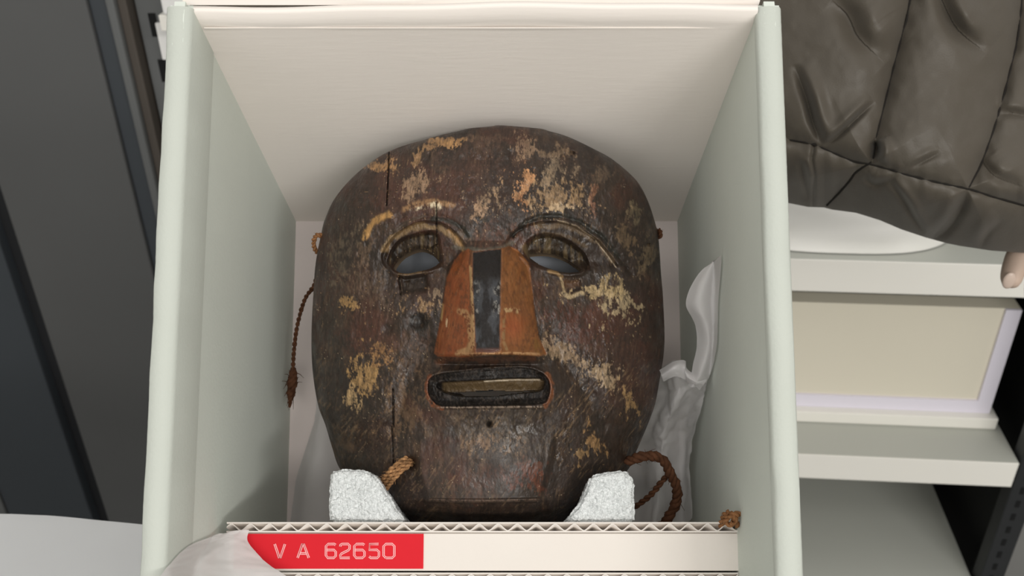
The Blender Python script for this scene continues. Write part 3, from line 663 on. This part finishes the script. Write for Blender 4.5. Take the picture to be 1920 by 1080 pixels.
# ------------------------------------------------------------------ foam blocks
def foam(name, poly, w0, w1, label):
    # poly in photo pixels at the front face depth; extruded back, finely subdivided and pitted
    o = empty(name, label, 'foam', Mbox, group='foam blocks beside the chin')
    vtop = lambda w_: vT-.044*(WS-w_)/.135+.0006
    P2 = np.array([U(a, b, w1) for a, b in poly]); bt = [b >= 1000 for a, b in poly]; bm = bmesh.new()
    for k_ in range(len(poly)):
        if bt[k_] or P2[k_][1] < vtop(w1): P2[k_][1] = vtop(w1)+(0 if bt[k_] else .002)
    fr = [bm.verts.new(p) for p in P2]; bk = [bm.verts.new((p[0], vtop(w0) if b_ else p[1]-(w1-w0)*.2, w0)) for p, b_ in zip(P2, bt)]; n = len(poly)
    bm.faces.new(fr); bm.faces.new(bk[::-1])
    for i in range(n): bm.faces.new((fr[i], bk[i], bk[(i+1) % n], fr[(i+1) % n]))
    bmesh.ops.recalc_face_normals(bm, faces=bm.faces)
    bmesh.ops.bevel(bm, geom=[e for e in bm.edges], offset=.0022, segments=2, affect='EDGES', clamp_overlap=True)
    bmesh.ops.triangulate(bm, faces=bm.faces)
    for _ in range(7):
        es = [e for e in bm.edges if e.calc_length() > .0009]
        if not es: break
        bmesh.ops.subdivide_edges(bm, edges=es, cuts=1); bmesh.ops.triangulate(bm, faces=[f for f in bm.faces if len(f.verts) > 3])
    bm.normal_update()
    from mathutils import noise
    for v in bm.verts:
        p = v.co*560; d = noise.voronoi(p)[0][0]; v.co = v.co+v.normal*(.00075*(.45-d)+.0007*noise.noise(v.co*170))
    return obj('block', bm, M_foam, o, True)
foam('foam_block', [(620,884),(636,880),(678,880),(700,886),(715,905),(742,950),(758,990),(760,1000),(617,1000),(616,930)], .085, .136, 'white bead foam block wedged left of the mask chin')
foam('foam_block', [(1108,892),(1130,886),(1168,881),(1182,888),(1190,905),(1191,1000),(1056,1000),(1062,985),(1082,950),(1098,915)], .085, .136, 'white bead foam block wedged right of the mask chin')

# ------------------------------------------------------------------ tissue paper
def sheet(name, grid, mt, sub_=14, crink=.0012, seed=1, wall=.1185, label=None, cat=None, worldco=False, sol=0, parent=None, facet=.0):
    g = np.array(grid, float); R_, C_, _ = g.shape
    A1 = np.stack([catmull(g[:, j], sub_) for j in range(C_)], 1)
    A2 = np.stack([catmull(A1[i], sub_) for i in range(A1.shape[0])], 0)
    if not worldco: V = U(A2[..., 0], A2[..., 1], A2[..., 2], wall)
    else: V = A2
    a, b = V.shape[:2]; I, J = np.meshgrid(np.arange(a), np.arange(b), indexing='ij')
    n_ = (np.abs(fbm(I.astype(float)+I*.3+J*.4, J+0.-I*.5, 16, 22, seed, 4, .55)-.5)*2-.3)
    du = np.gradient(V, axis=0); dv = np.gradient(V, axis=1); N_ = np.cross(du, dv); N_ /= np.linalg.norm(N_, axis=2)[..., None]+1e-12
    V = V+N_*n_[..., None]*crink*2
    ii = np.arange(a*b).reshape(a, b); q_ = np.stack([ii[:-1, :-1], ii[1:, :-1], ii[1:, 1:], ii[:-1, 1:]], -1).reshape(-1, 4)
    o = fast_mesh(name, V.reshape(-1, 3), q_, mt, parent)
    if label: tag(o, label, cat)
    return o
tis = empty('tissue_paper', 'crumpled translucent tissue sheet behind the right side of the mask', 'tissue', Mbox)
sheet('upright_fold', [[(1344,485,.112),(1348,481,.112),(1352,478,.110)], [(1309,514,.108),(1330,506,.112),(1351,503,.108)], [(1286,566,.104),(1312,566,.112),(1346,566,.106)],
                [(1303,610,.100),(1324,612,.108),(1345,618,.102)], [(1306,650,.096),(1328,650,.104),(1343,655,.098)], [(1298,690,.092),(1312,704,.098),(1332,700,.094)], [(1290,722,.088),(1300,726,.092),(1326,716,.09)]], M_tissue, 10, .0004, 5, parent=tis)
sheet('lower_sheet', [[(1205,700,.045),(1240,688,.06),(1272,676,.078),(1300,704,.085),(1326,712,.088)], [(1200,750,.04),(1240,742,.055),(1262,752,.070),(1292,742,.072),(1318,738,.082)],
                [(1170,810,.03),(1222,800,.045),(1245,815,.055),(1280,800,.05),(1304,792,.068)], [(1140,880,.03),(1200,862,.035),(1238,868,.05),(1278,868,.04),(1292,865,.052)],
                [(1120,990,.02),(1190,990,.03),(1230,990,.045),(1275,985,.03),(1294,972,.04)]], M_tissue, 14, .0028, 9, parent=tis)
sheet('curled_edge', [[(1236,694,.082),(1262,678,.088),(1284,676,.088),(1288,690,.09),(1306,704,.092),(1328,706,.092)], [(1240,704,.088),(1262,690,.094),(1282,690,.092),(1286,702,.094),(1306,716,.096),(1322,718,.094)],
                [(1244,716,.084),(1266,706,.09),(1284,712,.088),(1290,718,.09),(1304,724,.092),(1312,732,.09)]], M_tissue, 10, .0005, 12, parent=tis)
tis2 = sheet('tissue_paper', [[(588,700,.008),(610,690,.01),(640,700,.012)], [(590,780,.01),(606,800,.016),(660,790,.012)], [(556,900,.008),(590,890,.02),(660,900,.012)], [(545,990,.006),(590,990,.018),(680,990,.010)]], M_tissue, 12, .0012, 22,
      label='thin tissue sheet lying on the back panel left of the mask', cat='tissue'); tis2.matrix_world = Mbox
tis3 = sheet('tissue_paper', [[(402,1003,.150),(428,997,.148),(450,994,.146),(467,993,.1445)], [(352,1026,.160),(398,1019,.156),(436,1015,.150),(466,1018,.146)], [(316,1062,.172),(372,1052,.170),(424,1050,.156),(504,1058,.150)],
      [(292,1098,.18),(350,1092,.178),(440,1094,.160),(548,1088,.154)], [(280,1150,.184),(350,1150,.18),(450,1150,.164),(590,1140,.158)]], M_tissue, 12, .0007, 31, label='white tissue paper spilling over the left end of the red label', cat='tissue'); tis3.matrix_world = Mbox

tis4 = sheet('tissue_paper', [[(650,420,.084),(760,410,.088),(850,420,.090),(1000,415,.089),(1150,430,.084)], [(650,490,.082),(760,492,.086),(815,488,.096),(1000,492,.090),(1150,490,.082)],
      [(660,560,.080),(760,560,.088),(860,560,.088),(1000,560,.086),(1150,560,.080)], [(700,720,.080),(800,720,.088),(900,735,.092),(1000,720,.088),(1120,720,.080)]], M_tissue3, 12, .0008, 36, label='bluish tissue padding inside the mask, seen through its eye holes', cat='tissue'); tis4.matrix_world = Mbox

# ------------------------------------------------------------------ table, prop and table tissue
low = Mbox @ Vector((0, VB-T, -.003)); ZT = low.z-.0015
Ye = float(onZ(200, 990, ZT)[1])
tbl = empty('work_table', 'pale table top under the box, covered by tissue', 'table', loc=(0, 0, 0))
boxobj('table_top', (-.75, -.55, ZT-.03), (.11, Ye+.004, ZT), M_table, tbl, .003)
for lx in (-.7, .08):
    for ly in (-.5, Ye-.05): boxobj('leg', (lx-.02, ly-.02, 0), (lx+.02, ly+.02, ZT-.03), M_black, tbl)
fx0 = (Mbox @ Vector((0, VB+.01, -.0032))); fx1 = (Mbox @ Vector((0, VB+.09, -.0032)))
print('BOX low', low, 'ZT', ZT, 'Ye', Ye, 'prop', fx0, fx1)
bm = bmesh.new(); prism(bm, [(fx0.y, ZT+.0002), (min(Ye, fx1.y+.05), ZT+.0002), (fx1.y, fx1.z-.001)], -.10, .08); bmesh.ops.translate(bm, vec=(0, .0015, 0), verts=bm.verts)
tag(obj('foam_wedge', bm, M_fwedge), 'dark foam wedge propping the back of the box', 'wedge')
gx = []
for yy in np.linspace(Ye, -.1, 5):
    gx.append([(xx, yy+.004*math.sin(xx*31), ZT+.006+.003*random.random()) for xx in np.linspace(-.6, -.165, 7)])
sheet('tissue_paper', gx, M_tissue2, 14, .0014, 44, label='greyish white tissue sheet spread on the table left of the box', cat='tissue', worldco=True)

# ------------------------------------------------------------------ left: dark cabinet ends
YL = 1.15
def vx(px, py, Y): return float(onY(px, py, Y)[0])
xs_ = {'a': vx(8, 930, YL), 'b': vx(84, 690, YL), 'c': vx(238, 250, YL), 'd': vx(262, 250, YL), 'e': vx(283, 250, YL), 'f': vx(290, 200, YL), 'g': vx(300, 200, YL)}
cab = empty('steel_cabinet', 'tall dark grey steel cabinet with flush panels left of the box', 'cabinet', loc=(0, 0, 0))
boxobj('panel', (xs_['a']-.5, YL-.012, .02), (xs_['a'], YL+.25, 2.3), M_strip, cab, .002)
boxobj('panel', (xs_['a']+.001, YL-.008, .02), (xs_['b'], YL+.25, 2.3), M_dark2, cab, .003)
boxobj('joint', (xs_['b'], YL+.012, .02), (xs_['b']+.022, YL+.25, 2.3), M_gap, cab)
boxobj('panel', (xs_['b']+.022, YL, .02), (xs_['c']-.012, YL+.25, 2.3), M_dark, cab, .003)
boxobj('edge_strip', (xs_['c']-.012, YL+.006, .02), (xs_['d']-.004, YL+.25, 2.3), M_dark2, cab, .002)
boxobj('edge_strip', (xs_['d']-.004, YL-.004, .02), (xs_['e']-.008, YL+.25, 2.3), M_strip, cab, .003)
boxobj('seal', (xs_['e']-.008, YL+.004, .02), (xs_['e']+.004, YL+.25, 2.3), M_brown, cab, .002)
boxobj('plinth', (xs_['a']-.5, YL, 0), (xs_['e'], YL+.25, .02), M_black, cab)
upr = empty('shelf_upright', 'grey slotted steel upright beside the dark cabinet', 'upright', loc=(xs_['f'], YL+.02, 0))
boxobj('post', (-.006, 0, 0), (.030, .03, 2.3), M_strip, upr, .001)
for k in range(30): boxobj('slot', (.008, -.0008, .3+k*.06), (.018, .0002, .33+k*.06), M_void, upr)
p0 = onY(318, 110, YL-.0); p1 = onY(296, 42, YL)
crd = boxobj('white_card', (min(p0[0], p1[0])-.002, YL-.004, p0[2]), (max(p0[0], p1[0])+.04, YL+.0, p1[2]), M_card); tag(crd, 'small white card holder on the grey upright behind the box corner', 'card')
p0 = onY(330, 25, YL-.05); crd2 = boxobj('white_carton', (p0[0]-.012, YL+.0-.06, p0[2]), (p0[0]+.5, YL+.15, p0[2]+.25), M_card, None, .003); tag(crd2, 'white carton behind the top edge of the archive box', 'carton')
sh0 = boxobj('white_shelf', (p0[0]-.02, YL-.055, p0[2]-.02), (p0[0]+.55, YL+.2, p0[2]-.001), M_shelf, None, .001); tag(sh0, 'white shelf board hidden behind the archive box', 'shelf')

# ------------------------------------------------------------------ right: white shelving
YS = 1.02
f2t = onY(1912, 868, YS); f2b = onY(1896, 912, YS); XR = float(f2t[0]); z2 = float(onY(1500, 852, YS)[2]); h2 = z2-float(onY(1500, 896, YS)[2])
z1 = float(onY(1700, 492, YS)[2]); h1 = z1-float(onY(1700, 552, YS)[2])
# lower shelf height so that its right edge falls on the photographed line
best = min(np.linspace(.2, z2-.05, 400), key=lambda z: abs(onZ(1780, 985, z)[0]-XR)); z3 = float(best)
print('shelf', XR, z1, h1, z2, h2, z3)
rack = empty('shelving_unit', 'white steel shelving unit with black uprights right of the box', 'shelving', loc=(XR, YS, 0))
def rb(name, lo, hi, mt, bev=0, parent=rack): return boxobj(name, (lo[0]-XR, lo[1]-YS, lo[2]), (hi[0]-XR, hi[1]-YS, hi[2]), mt, parent, bev)
XL = XR-.90; DP = .42
def shelf(z, hh):
    s_ = bpy.data.objects.new('shelf', None); COL.objects.link(s_); s_.parent = rack
    rb('fascia', (XL, YS, z-hh), (XR, YS+.002, z), M_shelf, .0008, s_); rb('deck', (XL, YS+.002, z-.003), (XR, YS+DP, z-.0005), M_shelf_shaded, 0, s_)
    rb('side_flange', (XR-.002, YS+.002, z-hh), (XR, YS+DP, z-.003), M_shelf, 0, s_); rb('back_flange', (XL, YS+DP-.002, z-.003), (XR, YS+DP, z+.02), M_shelf_shaded, 0, s_)
shelf(z1, h1); shelf(z2, h2); shelf(z3, .03)
rb('back_sheet', (XL, YS+DP+.002, .05), (XR+.05, YS+DP+.005, z1+.5), M_void)
rb('side_sheet', (XR+.028, YS+.02, .05), (XR+.032, YS+DP, z1+.5), M_void)
for xx in (XL-.035, XR+.004):
    for yy in (YS+.004, YS+DP-.03):
        up = rb('upright', (xx, yy, 0), (xx+.034, yy+.026, z1+.5), M_black, .002)
        if yy < YS+.1:
            for k in range(60): rb('slot', (xx+.012, yy-.0006, .25+k*.025), (xx+.018, yy+.0004, .262+k*.025), M_void, 0, up)
# framed panel and slab on shelf 2
YSL = float(onZ(1860, 806, z2)[1]); YP = YSL+.012
pb = onY(1855, 775, YP); pt = onY(1911, 582, YP); ib = onY(1834, 752, YP)
fr = empty('mounted_board', 'beige board with a lavender white border standing on the middle shelf', 'board', loc=(float(pb[0]), YP, float(pb[2])))
X0 = XL+.2-pb[0]; bw = float(pb[0]-ib[0]); bh = float(ib[2]-pb[2]); H_ = float(pt[2]-pb[2]); print('panel', bw, bh, H_, pb[2]-z2)
boxobj('panel', (X0, .004, 0), (0, .03, H_), M_panel, fr)
boxobj('border', (-bw, 0, bh), (0, .004, H_), M_border, fr); boxobj('border', (X0, 0, 0), (0, .004, bh), M_border, fr)
sb = onY(1869, 800, YSL)
sl_ = boxobj('white_slab', (XL+.15, YSL, z2+.0002), (float(sb[0]), YSL+.15, float(pb[2])-.0003), M_shelf, None, .002); tag(sl_, 'thick white board lying on the middle shelf under the beige board', 'board')
# white plastic bag on the upper shelf
bg_ = empty('plastic_bag', 'bright white crumpled plastic bag on the upper white shelf under the sleeve', 'bag', loc=(0, 0, 0))
V = []; nb, mb = 70, 40
bl = onY(1330, 478, YS+.03); br = onY(1830, 470, YS+.03); hgt = .22
for i in range(nb):
    for j in range(mb):
        a = 2*math.pi*i/nb; s_ = j/(mb-1)*math.pi/2
        ca = math.copysign(abs(math.cos(a))**.7, math.cos(a)); sa = math.copysign(abs(math.sin(a))**.7, math.sin(a))
        cr = math.cos(s_)**.5
        n_ = float(fbm(np.array([i+0.]), np.array([j+0.]), 5, 5, 77, 3)[0]-.5)*(.09 if 2 < i < nb-2 else .0)*math.sin(min(1, j/3)*1.5)
        V.append(((bl[0]+br[0])/2+(br[0]-bl[0])/2*ca*cr*(1+n_), YS+.016+.14+.14*sa*cr*(1+n_*3), z1+.001+hgt*math.sin(s_)*(1+n_)))
Fc = [(i*mb+j, ((i+1) % nb)*mb+j, ((i+1) % nb)*mb+j+1, i*mb+j+1) for i in range(nb) for j in range(mb-1)]
fast_mesh('bag_body', V, Fc, M_bag, bg_)

# ------------------------------------------------------------------ person: quilted sleeve and hand
per = empty('person', 'arm in a dark taupe quilted sleeve at upper right, one fingertip showing', 'person', loc=tuple(c2w([.30, .08, .62]).tolist()))
inv_ = np.array(per.location)
def cam3(px, py, Z): return c2w(np.stack(np.broadcast_arrays((px-960)/F*Z, (540-py)/F*Z, Z), -1))
s1 = [(1712,-160),(1706,0),(1690,70),(1672,140),(1656,205),(1642,262),(1636,302),(1606,322),(1588,345),(1549,387),(1540,420)]
s2 = [(1925,-160),(1914,20),(1904,90),(1884,170),(1862,245),(1838,310),(1815,354),(1800,385),(1775,415),(1752,440),(1745,470)]
s0 = [(1395,200),(1440,225),(1478,262),(1530,272),(1600,302),(1636,308),(1690,324),(1752,340),(1815,354),(1860,368),(1920,385),(2100,430)]
hem = [(1380,355),(1440,372),(1480,381),(1515,388),(1545,389),(1560,393),(1605,399),(1650,413),(1690,430),(1735,445),(1775,456),(1800,461),(1860,470),(1920,474),(2000,478),(2120,470)]
s3 = [(1526,272),(1522,300),(1527,330),(1524,392)]
s4 = [(1545,272),(1580,246),(1620,205)]; s5 = [(1503,165),(1520,215),(1540,268)]
nx, ny = 420, 330; xj = np.linspace(1400, 2100, nx); hy = np.interp(xj, [p[0] for p in hem], [p[1] for p in hem])
qq = np.linspace(0, 1, ny)[:, None]; XJ = np.repeat(xj[None], ny, 0); YJ = -140+(hy[None]+140)*qq
dseam = np.minimum.reduce([sdline(XJ, YJ, s) for s in (s0, s1, s2)]); dh = hy[None]-YJ
def creases(seed): return np.sqrt((2*fbm(XJ*.8+YJ*.5, YJ-XJ*.2, 110, 200, seed, 3, .4)-1)**2+.004)
pf = .016*(1-np.exp(-dseam/34))*np.ones_like(XJ)
pf *= 1-.4*(YJ > np.interp(XJ, [p[0] for p in s0], [p[1] for p in s0]))
pf += .007*(1-creases(5))-.003*np.exp(-(sdline(XJ, YJ, s3)/4)**2)
def crease(pts, w_, d_):
    global pf
    P_ = catmull(np.array(pts, float), 6); dd = np.full(XJ.shape, 1e9); tt_ = np.zeros(XJ.shape); sd_ = np.zeros(XJ.shape); n_ = len(P_)-1
    for i in range(n_):
        (ax_, ay), (bx_, by) = P_[i], P_[i+1]; ex, ey = bx_-ax_, by-ay
        t = np.clip(((XJ-ax_)*ex+(YJ-ay)*ey)/(ex*ex+ey*ey), 0, 1); d2 = (XJ-ax_-t*ex)**2+(YJ-ay-t*ey)**2; m_ = d2 < dd
        dd = np.where(m_, d2, dd); tt_ = np.where(m_, (i+t)/n_, tt_); sd_ = np.where(m_, np.sign((XJ-ax_)*ey-(YJ-ay)*ex), sd_)
    dd = np.sqrt(dd); env = np.clip(np.sin(math.pi*np.clip(tt_, .001, .999)), 0, 1)**.8
    pf = pf-d_*env*np.exp(-(dd/w_)**2)+d_*.8*env*np.exp(-((dd-w_*2)/(w_*1.6))**2)*(sd_ > 0)
for a_ in (([(1490,120),(1512,180),(1528,235),(1545,272)], 9, .008), ([(1545,274),(1575,250),(1612,215),(1640,190)], 6, .005), ([(1560,0),(1590,30),(1610,70),(1660,120)], 22, .007), ([(1750,-40),(1775,20),(1800,60),(1850,100)], 16, .008),
           ([(1668,340),(1692,372),(1712,405),(1735,440)], 6, .004), ([(1640,265),(1646,280),(1640,300)], 7, .009), ([(1700,318),(1735,300),(1765,285)], 5, .002), ([(1500,300),(1508,330),(1520,392)], 8, .004), ([(1730,460),(1775,430),(1800,395),(1812,360)], 10, .006),
           ([(1840,300),(1865,330),(1920,350)], 12, .004), ([(1870,215),(1900,212),(1960,225)], 9, .004), ([(1835,470),(1850,440),(1880,410)], 8, .003), ([(1620,330),(1640,345),(1680,335)], 7, .003)): crease(*a_)
for ln in () and ([(1670,346),(1700,390),(1722,420)], [(1580,0),(1600,40),(1680,120)], [(1762,0),(1790,60),(1830,90)], [(1500,60),(1560,110),(1600,170)], [(1640,265),(1650,280),(1720,300)], [(1700,310),(1745,300)], [(1770,440),(1800,400),(1806,370)], [(1860,420),(1830,400)]):
    pf -= .0035*np.exp(-(sdline(XJ, YJ, ln)/9)**2)
pf += .0012*(fbm(XJ, YJ, 26, 34, 88, 2)-.5)+.0030*(fbm(XJ, YJ, 34, 44, 89, 2)-.5)*np.exp(-dseam/30)*2
rollh = -.006*np.exp(-dh/10)-.085*sst(125, -40, dh)**1.2                             # cuff rolls under at the hem
ZJ = .66-.05*np.sin(np.clip((XJ-1400)/700, 0, 1)*math.pi)-pf-rollh-.012*qq
Gj = cam3(XJ, YJ, ZJ)-inv_
Gb = cam3(XJ, YJ, .79+0*ZJ-.03*qq**6)-inv_
slv = bpy.data.objects.new('sleeve', None); COL.objects.link(slv); slv.parent = per
ij = np.arange(nx*ny).reshape(ny, nx); QJ = np.stack([ij[:-1, :-1], ij[1:, :-1], ij[1:, 1:], ij[:-1, 1:]], -1).reshape(-1, 4)
xq = XJ.ravel()[QJ].mean(1); yq = YJ.ravel()[QJ].mean(1)
def sidex(s): return np.interp(yq, [p[1] for p in s], [p[0] for p in s])
cuff = yq > np.interp(xq, [p[0] for p in s0], [p[1] for p in s0]); reg = (xq > sidex(s1)).astype(int)+(xq > sidex(s2)).astype(int)
du = np.gradient(Gj, axis=1); dv = np.gradient(Gj, axis=0); NJ = np.cross(dv, du); NJ /= np.linalg.norm(NJ, axis=2)[..., None]
tc_ = CAM-inv_-Gj
if (NJ*tc_).sum() < 0: NJ = -NJ
Vj = Gj.reshape(-1, 3); NJf = NJ.reshape(-1, 3)
for cf in (0, 1):
    for r_ in (0, 1, 2):
        sel = (cuff == cf) & (reg == r_)
        if not sel.any(): continue
        q_ = QJ[sel]; used = np.unique(q_); mp = np.full(len(Vj), -1); mp[used] = np.arange(len(used))
        fast_mesh('cuff_panel' if cf else 'quilted_panel', Vj[used], mp[q_], M_nylon, slv, None, True, NJf[used])
# underside / lining
st = 6; Gb2 = Gb[::st, ::st]; a, b = Gb2.shape[:2]; ii = np.arange(a*b).reshape(a, b)
fast_mesh('lining', Gb2.reshape(-1, 3), np.stack([ii[:-1, :-1], ii[:-1, 1:], ii[1:, 1:], ii[1:, :-1]], -1).reshape(-1, 4), M_nylon, slv)
def strip(A, B): 
    V_ = np.vstack([A, B]); n = len(A); return V_, np.array([(i, i+1, n+i+1, n+i) for i in range(n-1)])
v, f = join([strip(Gj[-1], Gb[-1]), strip(Gj[0], Gb[0]), strip(Gj[:, 0], Gb[:, 0]), strip(Gj[:, -1], Gb[:, -1])]); fast_mesh('hem', v, f, M_nylon, slv)
# seam threads lying in the quilting channels
def surf(px, py):
    j = np.clip((px-1400)/700*(nx-1), 0, nx-1); hh = np.interp(px, xj, hy); i = np.clip((py+140)/(hh+140)*(ny-1), 0, ny-1)
    return Gj[int(round(i)), int(round(j))]
for s in (s1[:7], s1[6:10], s2[:7], s0[2:]):
    c_ = catmull([(a, b) for a, b in s], 12); c_ = c_[(c_[:, 0] < 2090) & (c_[:, 0] > 1402) & (c_[:, 1] > -138)]
    pts = np.array([surf(a, b) for a, b in c_]); k_ = np.ones(5)/5
    pts = np.stack([np.convolve(np.pad(pts[:, i], 2, mode='edge'), k_, 'valid') for i in range(3)], 1)
    v, f = tube(pts, .0008, 6); fast_mesh('seam', v, f, M_thread, slv)
# hand: palm inside the cuff, fingers hanging; only one fingertip shows below the hem
def hand(parent):
    me = bpy.data.meshes.new('hand'); Zh = .722
    def p(px, py, dz=0): return tuple((cam3(np.float64(px), np.float64(py), Zh+dz)-inv_).tolist())
    V_ = [p(1990, 330), p(1985, 400), p(1975, 440)]; E_ = [(0, 1), (1, 2)]; R_ = [.022, .024, .025]
    for (x0, pts, rs) in ((1945, [(1930,440),(1908,480),(1897,515),(1893,540)], (.0105, .0095, .0088, .0070)), (1970, [(1962,455),(1948,505),(1942,545),(1940,580)], (.0105, .0095, .0088, .0070)),
                          (1995, [(1995,455),(1990,505),(1988,545),(1986,575)], (.0105, .0095, .0085, .0070)), (2015, [(2024,445),(2026,485),(2026,515),(2025,540)], (.0095, .0085, .0078, .0062)),
                          (1960, [(1935,372),(1922,398),(1915,418)], (.012, .0105, .008))):
        a = len(V_); prev = 2 if len(pts) == 4 else 1
        for k, (q_, r_) in enumerate(zip(pts, rs)):
            V_.append(p(*q_, -.004*k)); R_.append(r_); E_.append((prev, len(V_)-1)); prev = len(V_)-1
    me.from_pydata(V_, E_, []); me.update(); o = link_mesh('hand', me, M_skin, parent)
    sk = o.modifiers.new('skin', 'SKIN'); sk.use_smooth_shade = True; sb_ = o.modifiers.new('sub', 'SUBSURF'); sb_.levels = 2; sb_.render_levels = 2
    for i, r_ in enumerate(R_): me.skin_vertices[0].data[i].radius = (r_, r_)
    me.skin_vertices[0].data[0].use_root = True
    return o
hand(per)
bm = bmesh.new(); bmesh.ops.create_uvsphere(bm, u_segments=16, v_segments=10, radius=1); nn = cam3(np.float64(1892), np.float64(526), .7065)-inv_
for v in bm.verts: v.co = Vector((v.co.x*.0048, v.co.y*.0022, v.co.z*.0070))+Vector(nn.tolist())
obj('fingernail', bm, M_nail, per, True)
